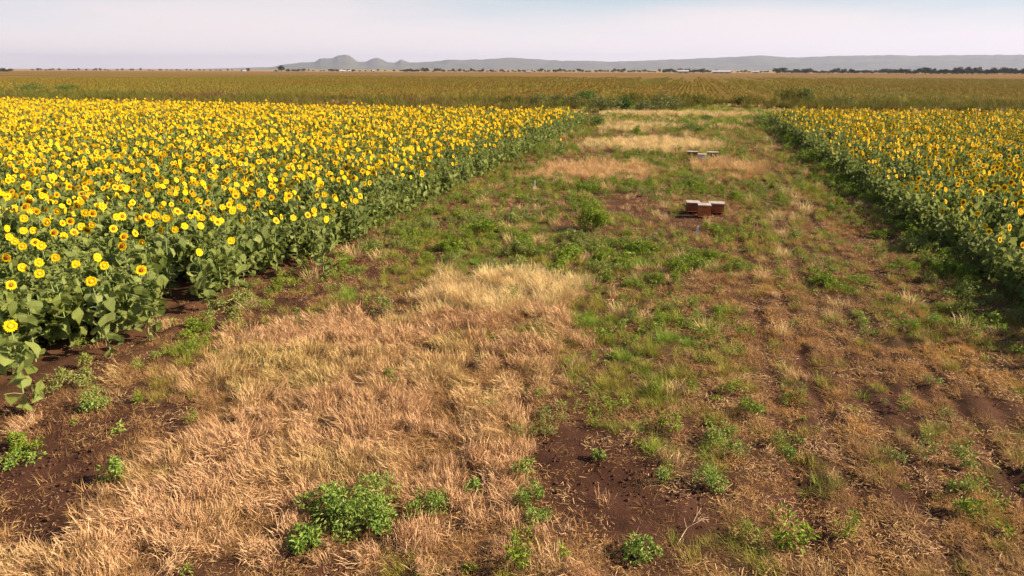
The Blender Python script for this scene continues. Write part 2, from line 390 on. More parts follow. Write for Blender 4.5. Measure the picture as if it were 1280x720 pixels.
V_pale = [tuft(100, .2, .30, .0045, .5, .35, .9, head=.4).mesh('pale_tuft', M['pale']) for _ in range(5)]
def f_pale(x, y):
    px, py, t, p, g, w, s, trk, ins = layout(x, y)
    pr = np.clip(p*1.3-.1, 0, 1)*sst(.22, .42, vn(x, y, .7, 2))+.006*(py < 420)
    return pr*edge_in(x, y), np.where((py < 240) & (py > 198), .75, np.where(px > 600, .1, .3))*rng.uniform(.4, 1, len(x))
P, S, T = sow(46, f_pale, .7)
scatter('pale_grass', P, V_pale, 'pale fluffy dry grass in patches between the two fields', 'dry grass', S, tint=T)
V_short = [tuft(64, .15, random.uniform(.09, .14), .0048, 1.1, .5, 1., flat=.65, radial=0).mesh('brown_mat', M['brown']) for _ in range(4)]
V_short += [tuft(46, .11, random.uniform(.07, .16), .005, .9, .5, 1., flat=.35).mesh('brown_tuft', M['brown']) for _ in range(6)]
def f_short(x, y):
    px, py, t, p, g, w, s, trk, ins = layout(x, y)
    n = vn(x, y, .5, 1); rgt = sst(-.5, 2.5, x)*(.55+.45*sst(.35, .55, vn(x, y, 2.2, 4)))
    lf = np.exp(-((x-XL-1.6)/1.5)**2)
    pr = (.16+.84*rgt+.4*lf)*sst(.36, .50, n)*nobush(x, y)*(1-.8*s)*(1-.93*trk)+.55*t*(n > .4)
    return pr*(.25+.75*edge_in(x, y)), np.clip((vn(x, y, 1.2, 3)-.42)*3, 0, 1)*rgt
P, S, T = sow(105, f_short)
scatter('brown_grass', P, V_short, 'short withered brown grass scattered over the track side', 'dry grass', S, tint=T)
V_grass = [tuft(70, .10, random.uniform(.10, .22), .0045, .6, .4, .9).mesh('green_tuft', M['grass']) for _ in range(6)]
def f_grass(x, y):
    px, py, t, p, g, w, s, trk, ins = layout(x, y)
    n = vn(x, y, .42, 4); n2 = vn(x, y, 2.6, 0)
    pr = np.clip(g*1.1, 0, 1)*sst(.42, .54, n)*1.1+.5*sst(.45, .6, n2)*sst(.42, .58, n)*(px > 480)
    pr = pr*nobush(x, y)*np.where((px > 930) & (py > 420), .45, 1)*np.where(py < 240, 1.5, 1)
    return pr*(1-s*.85)*(1-.9*trk)*(1-.75*t)*(1-.8*p)*edge_in(x, y), np.clip((vn(x, y, 1.0, 7)-.45)*3, 0, 1)
P, S, T = sow(46, f_grass)
scatter('green_grass', P, V_grass, 'fine green and yellowing grass tufts across the strip', 'grass', S, tint=T)
def weedmesh(n, rx, rz, L, W, k):
    mb, cl = leafball(n, rx, rz, L, W, clumps=5, seed=k); return mb
V_weed = [weedmesh(150, random.uniform(.12, .19), random.uniform(.16, .34), .040, .018, k).mesh('weed', M['weed']) for k in range(5)]
V_weed += [weedmesh(36, .09, .10, .05, .026, 20+k).mesh('weed', M['weed']) for k in range(3)]
def f_weed(x, y):
    px, py, t, p, g, w, s, trk, ins = layout(x, y)
    n = vn(x, y, .5, 6); n2 = vn(x, y, 3.0, 2)
    pr = np.clip(w*1.25, 0, 1)*sst(.42, .52, n)+.26*sst(.46, .6, n2)*sst(.45, .58, n)*(px > 450)+.014
    ed = np.exp(-((x-XL-.3)/.7)**2)+np.exp(-((x-XR+.2)/.8)**2)
    pr = pr+.22*np.exp(-((x-XL-1.5)/1.2)**2)*sst(.5, .58, n)*(y > 7)
    pr = pr+(.35+.1*(x > 0))*ed*sst(.4, .55, n)*(y > 9)
    pr = pr*(.25+.75*nobush(x, y))*(.45+.55*sst(.42, .5, vn(x, y, 1.1, 5)))*np.where((px > 930) & (py > 420), .7, 1)*np.where(py < 240, 1.5, 1)
    return pr*(1-.8*s*(w < .3))*(1-.9*trk)*(1-.85*t)*(1-.8*p)*(.3+.7*edge_in(x, y)), np.clip((vn(x, y, 1.4, 1)-.4)*3, 0, 1)
P, S, T = sow(40, f_weed)
S *= (1+.3*np.exp(-((P[:, 0]-XR+.1)/.7)**2))*(.55+1.1*vn(P[:, 0], P[:, 1], .8, 3))
scatter('weeds', P, V_weed, 'low leafy green weeds growing in patches across the strip', 'weeds', S, tint=T)
mbs = []
for k in range(4):
    mb = MB()
    for i in range(44):
        a = random.uniform(0, 6.28); x = random.gauss(0, .16); y = random.gauss(0, .16); L = random.uniform(.02, .085); w_ = random.uniform(.002, .005)
        d = np.array([math.cos(a), math.sin(a), random.uniform(-.05, .25)]); s_ = np.array([-math.sin(a), math.cos(a), random.uniform(-.3, .3)])*w_
        p0 = np.array([x, y, .012+random.random()*.02])
        mb.add([p0+s_, p0-s_, p0+d*L-s_*.6, p0+d*L+s_*.6], [(0, 1, 2, 3)], random.random())
    mbs.append(mb.mesh('litter', M['brown' if k < 2 else 'dry']))
def f_lit(x, y):
    px, py, t, p, g, w, s, trk, ins = layout(x, y)
    bare = emax(px, py, SOIL[:1])
    return np.clip((.35+.5*sst(-1, 2.5, x))*(1-.9*bare)*(1-.8*trk)+.06, 0, 1)*edge_in(x, y)*sst(.3, .5, vn(x, y, .8, 3)), rng.random(len(x))*.3
P, S, T = sow(26, f_lit, .6)
scatter('straw_litter', P, mbs, 'broken straw and dead leaves lying on the soil', 'litter', S, tint=T, tilt=.05)
# clods
mbs = []
for k in range(3):
    mb = MB()
    for i in range(7):
        c = np.array([random.gauss(0, .15), random.gauss(0, .15), 0]); r = random.uniform(.008, .028)
        u = np.array([(1, 0, 0), (-1, 0, 0), (0, 1, 0), (0, -1, 0), (0, 0, 1), (.6, .6, .5), (-.6, .5, .6), (0, -.7, .6)])*r*rng.uniform(.7, 1.3, (8, 1))
        mb.add(c+u+[0, 0, r*.3], [(0, 2, 5), (5, 2, 6), (6, 2, 1), (4, 5, 6), (4, 6, 7), (4, 7, 5), (7, 0, 5), (7, 3, 0), (7, 1, 3), (7, 6, 1)], random.random())
    mbs.append(mb.mesh('clods', surfmat('soil_clod', (.045, .018, .011), (.10, .043, .026), 20, .95)))
def f_clod(x, y):
    px, py, t, p, g, w, s, trk, ins = layout(x, y)
    return np.clip(.2+s*.8+.4*trk, 0, 1)*(1-t)*.8, x*0
P, S, T = sow(16, f_clod, .2)
scatter('soil_clods', P, mbs, 'crumbly reddish soil clods on the bare patches', 'soil', S)

# ------------------------------------------------------------------ sunflowers
def heart_leaf(mb, p, az, L, droop, roll, tone, mi=0):
    """heart shaped leaf with a folded midrib, drooping towards its tip"""
    prof = [(0, .0), (.04, .31), (.18, .46), (.42, .37), (.72, .16), (1.0, .0)]
    d = Vector((math.cos(az), math.sin(az), 0)); s = Vector((-math.sin(az), math.cos(az), 0)); up = Vector((0, 0, 1))
    s = s*math.cos(roll)+up*math.sin(roll)
    ang = .25-droop*.3; q = Vector(p); V = []; last = 0
    ruf = random.uniform(.02, .07); fold = random.uniform(.0, .75)
    for i, (t, w) in enumerate(prof):
        ds = (t-last)*L; last = t
        q = q+(d*math.cos(ang)+up*math.sin(ang))*ds; ang -= droop*.32
        nn = d*(-math.sin(ang))+up*math.cos(ang)
        e = nn*(w*L*fold+L*ruf*(1 if i % 2 else -1))
        if i in (0, len(prof)-1): V.append(tuple(q))
        else: V += [tuple(q+s*w*L+e), tuple(q), tuple(q-s*w*L+e)]
    back = Vector(p)-d*L*.12
    Fc = [(0, 1, 2), (0, 2, 3)]
    for i in range(3): b = 1+3*i; Fc += [(b, b+3, b+4, b+1), (b+1, b+4, b+5, b+2)]
    b = 10; Fc += [(b, 13, b+1), (b+1, 13, b+2)]
    mb.add(V, Fc, [min(1, max(0, tone+random.uniform(-.06, .06))) for _ in Fc], mi)
def head_frame(az, el):
    n = Vector((math.cos(az)*math.cos(el), math.sin(az)*math.cos(el), math.sin(el)))
    a = n.orthogonal().normalized()
    a = Vector((-math.sin(az), math.cos(az), 0)); b = n.cross(a)
    return n, a, b
def make_sunflower(h, kind, seed, face=0., el=.15):
    """returns dict of MBs; heads face +X in the local frame (turned by face)"""
    st = random.getstate(); random.seed(seed)
    stem, lv, cal, pet, disc = MB(), MB(), MB(), MB(), MB()
    ht = h if kind != 'leafy' else h*.93
    bx, by = random.uniform(-.06, .06), random.uniform(-.06, .06)
    n, a, b = head_frame(face, el)
    pts = [Vector((0, 0, -.05)), Vector((bx*.3, by*.3, ht*.35)), Vector((bx, by, ht*.72)), Vector((bx*1.3, by*1.3, ht*.95))]
    if kind != 'leafy':
        top = Vector((bx*1.3, by*1.3, ht*.95)); pts += [top+Vector((0, 0, ht*.035))+n*.02, top+Vector((0, 0, ht*.04))+n*.07]
    tube(stem, pts, [.016, .014, .012, .009, .009, .010][:len(pts)], 5, random.uniform(.3, .7))
    nl = random.randint(16, 20); z0 = ht*.10
    for i in range(nl):
        t = i/(nl-1); z = z0+(ht*.93-z0)*t**.92; az = i*2.4+random.uniform(-.35, .35)
        L = (.16+.175*math.sin(math.pi*min(1, (.12+t*.86)))**.8)*random.uniform(.85, 1.15)
        if t > .9: L *= .6
        pl = L*random.uniform(.55, .85); dd = Vector((math.cos(az), math.sin(az), 0))
        u = min(1, max(0, z/ht)); c = Vector((bx*u, by*u, z)); e = c+dd*pl+Vector((0, 0, pl*random.uniform(.25, .6)*(.5+t)))
        tube(stem, [c, c*.5+e*.5+Vector((0, 0, .02)), e], [.005, .004, .003], 3, .6)
        heart_leaf(lv, e-dd*L*.05, az+random.uniform(-.3, .3), L, random.uniform(1.0, 2.6)*(1.3-.55*t), random.uniform(-.6, .6), random.random())
    if kind == 'leafy':
        for i in range(6):
            az = i*1.05; heart_leaf(lv, pts[-1]+Vector((math.cos(az)*.02, math.sin(az)*.02, 0)), az, random.uniform(.09, .14), random.uniform(-.6, .5), 0, random.uniform(.5, 1))
        if random.random() < .6:
            c = pts[-1]+Vector((0, 0, .03))
            for i in range(9):
                az = i*.7; oval_leaf(cal, c, Vector((math.cos(az), math.sin(az), 1.1)), Vector((0, 0, 1)), .07, .03, random.random())
    else:
        r = .038 if kind == 'young' else .030 if kind == 'small' else random.uniform(.044, .060); R1 = r+random.uniform(.048, .066)
        c = pts[-1]+n*.012
        # calyx: shallow bowl and green bracts behind
        V = [tuple(c-n*.03)]; K = 12
        for k in range(K):
            t = 6.283*k/K; V.append(tuple(c+(a*math.cos(t)+b*math.sin(t))*r*.98))
        cal.add(V, [(0, 1+(k+1) % K, 1+k) for k in range(K)], .4)
        for k in range(14):
            t = 6.283*k/14+random.uniform(-.1, .1); e = a*math.cos(t)+b*math.sin(t)
            oval_leaf(cal, c+e*r*.8-n*.012, e-n*.25, n, .05, .025, random.random(), 0, .1)
        # petals: two whorls, inner orange root and yellow blade
        for wh in range(2):
            K = 15
            for k in range(K):
                t = 6.283*(k+.5*wh)/K+random.uniform(-.09, .09); e = a*math.cos(t)+b*math.sin(t); s = -a*math.sin(t)+b*math.cos(t)
                Rr = R1*random.uniform(.86, 1.08); cup = random.uniform(-.04, .35) if kind != 'young' else random.uniform(.1, .5)
                w = .017; o0 = c+e*r*.82+n*(.004+.004*wh)
                p1 = c+e*(r+(Rr-r)*.30)+n*(.006+cup*.02); p2 = c+e*(r+(Rr-r)*.68)+n*(.006+cup*.035); p3 = c+e*Rr+n*(cup*.045)
                tn = random.random()
                pet.add([tuple(o0+s*w*.5), tuple(o0-s*w*.5), tuple(p1+s*w*.8), tuple(p1-s*w*.8)], [(0, 1, 3, 2)], tn, 1)
                pet.add([tuple(p1+s*w*.8), tuple(p1-s*w*.8), tuple(p2+s*w*.75), tuple(p2-s*w*.75), tuple(p3)], [(0, 1, 3, 2), (2, 3, 4)], tn, 0)
        # disc: domed, dark centre or young greenish centre
        K = 14; V = [tuple(c+n*.024)]; Fc = []; tn = []
        rs = [(.30, .022), (.62, .024), (.86, .020), (1.0, .006)]
        for q, (rr_, hh) in enumerate(rs):
            for k in range(K):
                t = 6.283*k/K; V.append(tuple(c+(a*math.cos(t)+b*math.sin(t))*r*rr_+n*(hh+random.uniform(-.002, .002))))
        for k in range(K):
            Fc.append((0, 1+k, 1+(k+1) % K)); tn.append(.75)
        for q in range(3):
            for k in range(K):
                u0 = 1+q*K; Fc.append((u0+k, u0+K+k, u0+K+(k+1) % K, u0+(k+1) % K)); tn.append([.1, .35, .95][q]+random.uniform(-.1, .1))
        disc.add(V, Fc, tn, 0)
    random.setstate(st)
    return dict(stem=stem, foliage=lv, flower_head=cal, petals=pet, seed_disc=disc, kind=kind)
def sf_meshes(d):
    dm = M['disc_y'] if d['kind'] == 'young' else M['disc']
    r = {'stem': d['stem'].mesh('stem', M['sun_stem']), 'foliage': d['foliage'].mesh('foliage', M['sun_leaf'])}
    if d['flower_head'].v: r['flower_head'] = d['flower_head'].mesh('flower_head', M['sun_leaf'])
    if d['petals'].v: r['petals'] = d['petals'].mesh('petals', [M['petal'], M['petal_in']]); r['seed_disc'] = d['seed_disc'].mesh('seed_disc', dm, True)
    return r
def sf_joined(d):
    mb = MB(); mb.merge(d['stem'], 0); mb.merge(d['foliage'], 1); mb.merge(d['flower_head'], 1); mb.merge(d['petals'], 2); mb.merge(d['seed_disc'], 4)
    return mb.mesh('sunflower', [M['sun_stem'], M['sun_leaf'], M['petal'], M['petal_in'], M['disc_y'] if d['kind'] == 'young' else M['disc']])
specs = [('ripe', 1.52, .10), ('ripe', 1.58, .30), ('young', 1.55, .25), ('young', 1.60, .05), ('ripe', 1.50, .45), ('young', 1.50, .40), ('ripe', 1.62, -.10), ('leafy', 1.45, 0), ('leafy', 1.38, 0), ('leafy', 1.30, 0), ('ripe', 1.55, -.5), ('small', 1.48, .15), ('ripe', 1.66, .7), ('small', 1.6, .35)]
SF = [make_sunflower(h, k, 100+i, random.uniform(-.15, .15), el) for i, (k, h, el) in enumerate(specs)]
FLOW = list(range(7))+[10, 11, 12, 13]; LEAFY = [7, 8, 9]
SFM = [sf_meshes(d) for d in SF]
HEADP = []
for d in SF:
    HEADP.append(np.concatenate(d['petals'].v).mean(0) if d['petals'].v else np.array([0, 0, 1.4]))
FACE = R(-38)                                                      # blooms look toward the low sun side
# surveyed blooms of the left field's near corner
heads = [(255,314),(293,303),(172,339),(120,349),(140,327),(119,324),(102,327),(65,322),(55,341),(53,329),(19,354),(10,321),(28,309),(60,305),(45,304),(22,331),(19,302),(8,294),(91,294),(76,293),(66,289),(45,286),(30,288),(89,279),(104,282),(118,280),(153,298),(150,310),(144,290),(146,273),(174,275),(187,273),(197,271),(210,273),(226,270),(238,272),(253,273),(272,279),(290,266),(184,261),(198,261),(61,255),(106,266),(61,276),(345,274),(369,270),(403,275),(404,256),(417,249),(445,251),(454,246),(365,245),(331,245),(4,410)]
plants = []   # x, y, variant, scale, rz, field
for (hx, hy) in heads:
    v = random.choice([0, 1, 4, 1, 2, 3] if (hx*7+hy) % 3 else [2, 5, 3]); s = random.uniform(.93, 1.05); rz = FACE+random.gauss(0, .35)
    hp = HEADP[v]*s; p = at(hx, hy, hp[2])
    plants.append((p[0]-(hp[0]*math.cos(rz)-hp[1]*math.sin(rz)), p[1]-(hp[0]*math.sin(rz)+hp[1]*math.cos(rz)), v, s, rz, 'L'))
PX = np.array([(p[0], p[1]) for p in plants])
def leftfar(x): return 72.5-.07*(x+9)
def rightfar(x): return 80+.03*(x-8)
def field(side):
    out = []
    for r_ in range(0, 165):
        x0 = XL-.35-r_*.76 if side == 'L' else XR+.45+r_*.76
        y = 5.0+random.random()
        far_y = leftfar(x0) if side == 'L' else rightfar(x0)
        step = .24 if side == 'L' else .24
        ys = np.arange(4.5, far_y+random.uniform(-.6, .4), step); ys = ys+rng.normal(0, .07, len(ys)); xs = x0+rng.normal(0, .10, len(ys))
        k = seen(xs, ys, .8, 320, 260); xs, ys = xs[k], ys[k]
        out += list(zip(xs, ys, [r_]*len(xs)))
    return out
bg = []
for side in 'LR':
    for (x, y, r_) in field(side):
        if side == 'L':
            if y < 17 and x > XL-.9+(.0 if y > 13 else -.6*(13-y)/5) : continue
            gap = ((x+11.4)/.9)**2+((y-13.2)/.55)**2 < 1 or ((x+12.2)/.8)**2+((y-14.3)/.5)**2 < 1
            if gap: continue
            px, py, _ = proj(np.array([x]), np.array([y]), 1.5); px, py = px[0], py[0]
            pf = sst(298, 232, py) if False else float(np.clip((325-py)/85, 0, 1))**1.2*.92
            pf *= .55+.45*float(vn(np.array([x]), np.array([y]), 2.5, 3)[0] > .42)
            if r_ == 0: pf *= .25
            elif r_ == 1: pf *= .6
            if np.min(np.hypot(PX[:, 0]-x, PX[:, 1]-y)) < .20: continue
            s = random.uniform(.86, 1.02)*(.92 if r_ == 0 else 1)
            if random.random() < (.10 if r_ < 3 else .04): continue
            if y < 16: s *= 1.13
        else:
            pf = 1.0 if r_ > 2 else .6; pf *= .7+.3*float(vn(np.array([x]), np.array([y]), 2.5, 3)[0] > .45)
            s = random.uniform(.86, 1.05)*(random.uniform(.75, .98) if r_ < 2 else 1.04)
            if r_ < 2 and random.random() < .15: continue
        flower = random.random() < pf
        v = random.choice([2, 3, 5, 2, 3, 5, 13, 0, 6, 3, 10, 11, 12, 1, 4, 13] if side == 'L' else [0, 1, 4, 6, 2, 3, 5, 11]) if flower else random.choice(LEAFY)
        rz = (FACE if side == 'L' else R(-55))+random.gauss(0, .75 if flower else 2)
        bg.append((x, y, v, s, rz, side))
plants += bg
print('PLANTS', len(plants), sum(1 for p in plants if p[5] == 'L'))
P_ = np.array([(p[0], p[1]) for p in plants])
px, py, dep = proj(P_[:, 0], P_[:, 1], .8)
vis = (px > -25) & (px < 1305) & (py < 735)
order = np.argsort(np.where(vis, np.hypot(P_[:, 0], P_[:, 1]), 1e9))
indiv = set(order[:300].tolist())
def gz(x, y): return float(ground_z(np.array([x]), np.array([y]))[0])
special = {0: 'tall sunflower with a brown centred bloom standing by the gap in the left field edge',
           1: 'sunflower with a small yellow bloom behind the gap in the left field edge',
           2: 'sunflower whose bloom is turned aside at the tip of the left field corner',
           3: 'sunflower with a half turned bloom low over the big leaves of the left corner',
           44: 'sunflower with a round dark centred bloom alone above the leafy left field edge',
           46: 'rightmost sunflower bloom that stands alone low on the left field edge',
           53: 'nearest sunflower bloom cut by the left border of the photo'}
protos = {}
for i in sorted(indiv):
    x, y, v, s, rz, side = plants[i]
    if v not in protos:
        root = empty('sunflower', (0, 0, 0)); parts = {}
        for nm, me_ in SFM[v].items():
            par = root if nm in ('stem', 'foliage', 'flower_head') else parts['flower_head']
            parts[nm] = obj(nm, me_, par)
        protos[v] = root
    else:
        src = protos[v]; root = src.copy(); col.objects.link(root)
        for ch in src.children:
            c = ch.copy(); col.objects.link(c); c.parent = root
            for g_ in ch.children: d_ = g_.copy(); col.objects.link(d_); d_.parent = c
    root.location = (x, y, gz(x, y)); root.rotation_euler = (random.gauss(0, .04), random.gauss(0, .04), rz); root.scale = (s, s, s)
    blooming = v in FLOW; ed = (x > XL-.9) if side == 'L' else (x < XR+1.0)
    if i in special: lab = special[i]; grp = 'near sunflowers'
    elif side == 'L':
        if blooming: lab, grp = ('yellow sunflower in bloom on the outer row of the left field', 'blooming edge sunflowers of the left field') if ed else ('yellow sunflower in bloom inside the near part of the left field', 'blooming sunflowers of the left field')
        else: lab, grp = ('leafy sunflower plant without open bloom on the outer row of the left field', 'leafy edge sunflowers of the left field') if ed else ('leafy sunflower plant without open bloom inside the near left field', 'leafy sunflowers of the left field')
    else:
        lab, grp = ('sunflower in bloom seen side on in the near right field', 'blooming sunflowers of the right field') if blooming else ('leafy sunflower plant without open bloom in the near right field', 'leafy sunflowers of the right field')
    tag(root, lab, 'sunflower', grp)
rest = [plants[i] for i in range(len(plants)) if i not in indiv]
A = np.array([p[:5] for p in rest])
VJ = [sf_joined(d) for d in SF]
scatter('sunflower_field', np.stack([A[:, 0], A[:, 1], ground_z(A[:, 0], A[:, 1])], 1), VJ, 'mass of yellow sunflowers filling both fields to their far ends', 'sunflowers',
        scale=A[:, 3], rotz=A[:, 4], tilt=.13, idx=A[:, 2].astype(int))
# ------------------------------------------------------------------ lone sunflower off the edge
def place_single(px_, py_, v, s, lab):
    p = at(px_, py_); src = protos.get(v)
    if src is None: return
    root = src.copy(); col.objects.link(root)
    for ch in src.children:
        c = ch.copy(); col.objects.link(c); c.parent = root
        for g_ in ch.children: d_ = g_.copy(); col.objects.link(d_); d_.parent = c
    root.location = (p[0], p[1], gz(p[0], p[1])); root.rotation_euler = (0, 0, FACE); root.scale = (s, s, s); tag(root, lab, 'sunflower', 'near sunflowers')
place_single(700, 197, 2, .75, 'short lone sunflower standing outside the left field by the pale grass')

# ------------------------------------------------------------------ individual bushes and plants
def bush(name, px_, py_, rx, rz_, n, L, W, mat, lab, cat='bush', grp=None, seed=0, clumps=8, stems=6):
    p = at(px_, py_); root = empty(name, (p[0], p[1], gz(p[0], p[1])), 0)
    mb, cl = leafball(n, rx, rz_, L, W, clumps=clumps, seed=seed)
    obj('foliage', mb.mesh('foliage', mat), root)
    sb = MB()
    for c, cr in cl[:stems]: tube(sb, [(c.x*.1, c.y*.1, -.03), (c.x*.5, c.y*.5, c.z*.45), (c.x, c.y, c.z)], [max(.006, rx*.02), max(.005, rx*.014), .003], 4)
    obj('stem', sb.mesh('stem', M['twig_dark']), root)
    return tag(root, lab, cat, grp)
bush('bush', 742, 290, .66, 1.0, 3000, .085, .040, M['weed'], 'round dark green bush casting a long shadow in the middle of the strip', seed=3, clumps=18)
B = M['bush_bright']
bush('weed_bush', 452, 652, .55, .52, 1500, .06, .026, B, 'largest spreading green bush in the dry grass of the foreground', seed=5, clumps=12)
bush('weed_bush', 415, 638, .42, .42, 800, .06, .026, B, 'upper left lobe of green weed bush in the foreground dry grass', seed=15, clumps=8)
bush('weed_bush', 475, 668, .22, .36, 420, .055, .024, B, 'narrow green weed bush at the lower right of the largest foreground bush', seed=25)
bush('weed_bush', 378, 684, .21, .30, 420, .075, .030, B, 'compact pale green bush with long leaves left of the largest foreground bush', seed=6)
bush('weed_bush', 592, 617, .13, .24, 260, .045, .020, B, 'small upright green bush right of the largest foreground bush', seed=7)
bush('weed_bush', 532, 645, .34, .30, 460, .05, .020, B, 'loose thin green weed between the two upright foreground bushes', seed=8)
bush('weed_bush', 662, 635, .22, .42, 460, .05, .020, B, 'tall narrow green weed on the edge of the bare soil', seed=9)
bush('weed_bush', 672, 655, .20, .26, 300, .05, .022, B, 'spreading green weed just below the tall narrow weed', seed=19)
bush('weed_bush', 800, 694, .26, .26, 420, .05, .024, B, 'low green weed clump near the bottom edge below the bare soil', seed=10)
bush('weed_bush', 748, 576, .10, .18, 150, .045, .022, B, 'tiny leafy plant alone on the bare brown soil', seed=11)
bush('weed_bush', 826, 606, .09, .32, 150, .05, .016, B, 'slim feathery green plant casting a shadow on bare soil', seed=12)
bush('weed_bush', 886, 610, .24, .36, 420, .05, .020, B, 'pale green bushy weed right of the slim feathery plant', seed=13)
bush('weed_bush', 142, 604, .16, .42, 420, .055, .022, B, 'upright green weed on the border of bare soil and dry grass at left', seed=14)
bush('weed_bush', 985, 568, .14, .22, 260, .05, .014, B, 'rounded bright green tuft at right of the pale bushy weed', seed=16)
bush('weed_bush', 122, 512, .30, .28, 420, .05, .024, B, 'dark leafy weed on the soil beside the left sunflowers', seed=17)
bush('weed_bush', 1168, 406, .25, .30, 330, .05, .022, B, 'bright rounded weed below the right sunflower field edge', seed=18)
bush('weed_bush', 1140, 412, .22, .26, 260, .05, .022, B, 'smaller bright weed left of the rounded weed by the right field', seed=28)
bush('weed_bush', 30, 580, .35, .16, 330, .05, .024, B, 'creeping bright green weed at the left edge of the bare soil', seed=29, clumps=12)
for k, (a_, b_, w_, hh, lab) in enumerate([(600, 292, .55, .55, 'bright green weed clump farthest up the left group of weeds'), (570, 312, .5, .45, 'bright green weed clump nearest in the left group of weeds'), (710, 322, .7, .45, 'broad bright weed clump below the round dark bush'), (765, 328, .6, .4, 'bright weed clump right of the broad one below the dark bush'),
        (805, 318, .5, .4, 'bright weed clump in the middle of the strip facing the hives'), (860, 330, .45, .35, 'low green clump below the near beehives'), (1030, 355, .45, .3, 'green weed clump at the edge of the wheel track')]):
    bush('weed_bush', a_, b_, w_, hh, 700, .09, .04, M['weed'], lab, seed=40+k, clumps=11)
# dead thistle stalk, fallen branch, stakes
def branch(px_, py_, L, ang, lab, name='fallen_branch', up=.35, n=5, seed=1, r=.007):
    rr = random.Random(seed); p = at(px_, py_); root_z = gz(p[0], p[1])
    mb = MB(); d = Vector((math.cos(ang), math.sin(ang), up)).normalized()
    pts = [Vector((0, 0, .01))]
    for i in range(5): pts.append(pts[-1]+(d+Vector((rr.gauss(0, .15), rr.gauss(0, .15), rr.gauss(0, .08))))*L/5)
    for q in pts: q.z = max(q.z, .01)
    tube(mb, pts, [r, r*.9, r*.75, r*.6, r*.4, r*.25], 5)
    for i in range(n):
        b0 = pts[rr.randint(1, 4)]; dd = (d+Vector((rr.gauss(0, .6), rr.gauss(0, .6), rr.gauss(0, .3)))).normalized(); l2 = L*rr.uniform(.25, .45)
        e1 = b0+dd*l2*.5; e2 = e1+(dd+Vector((rr.gauss(0, .3), rr.gauss(0, .3), 0)))*l2*.5
        e1.z = max(e1.z, .008); e2.z = max(e2.z, .008); tube(mb, [b0, e1, e2], [r*.5, r*.35, r*.2], 4)
    o = obj(name, mb.mesh(name, M['twig'], True), None, (p[0], p[1], root_z)); return tag(o, lab, 'dead branch')
branch(846, 682, .62, R(65), 'pale forked dead branch lying on the bare soil at bottom centre', seed=4, n=8)
branch(742, 506, .0+.35, R(30), 'short dead twig on the soil beside the green grass', seed=5)
branch(590, 314, .8, R(20), 'pale fallen stalk in front of the left weed clumps', seed=6, up=.12, n=2)
branch(372, 440, .5, R(200), 'thin pale dead stalk lying by the left field edge', seed=7, up=.1, n=2)
branch(735, 365, .7, R(10), 'pale dead stalk lying right of the pale fluffy grass', seed=8, up=.12, n=3)
branch(20, 548, .5, R(60), 'curved dead stalk sticking up near the left soil patch', seed=9, up=1.2, n=4)
def stake(px_, py_, h, lab):
    p = at(px_, py_); mb = MB(); box(mb, -.035, .035, -.02, .02, -.05, h-.05); mb.add([(-.035, -.02, h-.05), (.035, -.02, h-.05), (.035, .02, h-.05), (-.035, .02, h-.05), (0, 0, h)], [(0, 1, 4), (1, 2, 4), (2, 3, 4), (3, 0, 4)])
    o = obj('stake', mb.mesh('stake', surfmat('white_wood', (.5, .47, .42), (.75, .72, .66), 8)), None, (p[0], p[1], gz(p[0], p[1]))); tag(o, lab, 'stake')
stake(668, 237, .42, 'short whitish stake stuck in the grass by the left field')
stake(871, 298, .45, 'thin weathered stake standing in grass below the near beehives')

# ------------------------------------------------------------------ beehives
M['hive'] = surfmat('hive_paint', (.30, .075, .024), (.44, .14, .05), 6, .7, .3, .3, stretch=(1, 1, 4))
M['hive2'] = surfmat('hive_wood', (.17, .050, .022), (.32, .10, .045), 6, .8, .2, .3, stretch=(1, 1, 4))
M['hive3'] = surfmat('hive_white', (.52, .47, .42), (.72, .68, .62), 6, .7, .3, .2)
M['lid'] = surfmat('metal_lid', (.28, .22, .19), (.50, .43, .39), 5, .4, .5, .1, metal=.0)
M['dark'] = surfmat('dark_gap', (.015, .012, .01), (.03, .025, .02), 5)
def hive(x, y, rz, w, d, h, mat, lab, grp):
    root = empty('beehive', (x, y, gz(x, y)), rz); z0 = .09
    fb = MB(); box(fb, -w/2+.03, -w/2+.09, -d/2+.02, d/2-.02, -.03, z0-.002); box(fb, w/2-.09, w/2-.03, -d/2+.02, d/2-.02, -.03, z0-.002); obj('foot_rail', fb.mesh('foot_rail', M['hive2']), root)
    fl = MB(); box(fl, -w/2, w/2, -d/2-.06, d/2, z0, z0+.022); obj('floor_board', fl.mesh('floor_board', mat), root)
    bd = MB(); t = .022; z1 = z0+.024; z2 = z0+h
    zm = (z1+z2)/2
    for (za, zb, e) in ((z1+.012, zm-.003, 0), (zm+.001, z2, .004)):
        box(bd, -w/2+e, w/2-e, -d/2+e, -d/2+t+e, za, zb); box(bd, -w/2+e, w/2-e, d/2-t-e, d/2-e, za, zb)
        box(bd, -w/2+e, -w/2+t+e, -d/2+t+e+.001, d/2-t-e-.001, za, zb); box(bd, w/2-t-e, w/2-e, -d/2+t+e+.001, d/2-t-e-.001, za, zb)
    body = obj('hive_box', bd.mesh('hive_box', mat), root)
    for zc in ((z1+zm)/2+.03, (zm+z2)/2+.02):
        hb = MB(); box(hb, -.07, .07, -d/2-.016, -d/2-.002, zc-.012, zc+.012); obj('handle', hb.mesh('handle', M['hive2']), body)
    eb = MB(); box(eb, -w*.3, w*.3, -d/2+.004, -d/2+.02, z0+.024, z0+.036); obj('entrance', eb.mesh('entrance', M['dark']), root)
    lb = MB(); box(lb, -w/2-.02, w/2+.02, -d/2-.02, d/2+.02, z2-.018, z2+.014, jit=.003); 
    obj('lid', lb.mesh('lid', M['lid']), root)
    return tag(root, lab, 'beehive', grp)
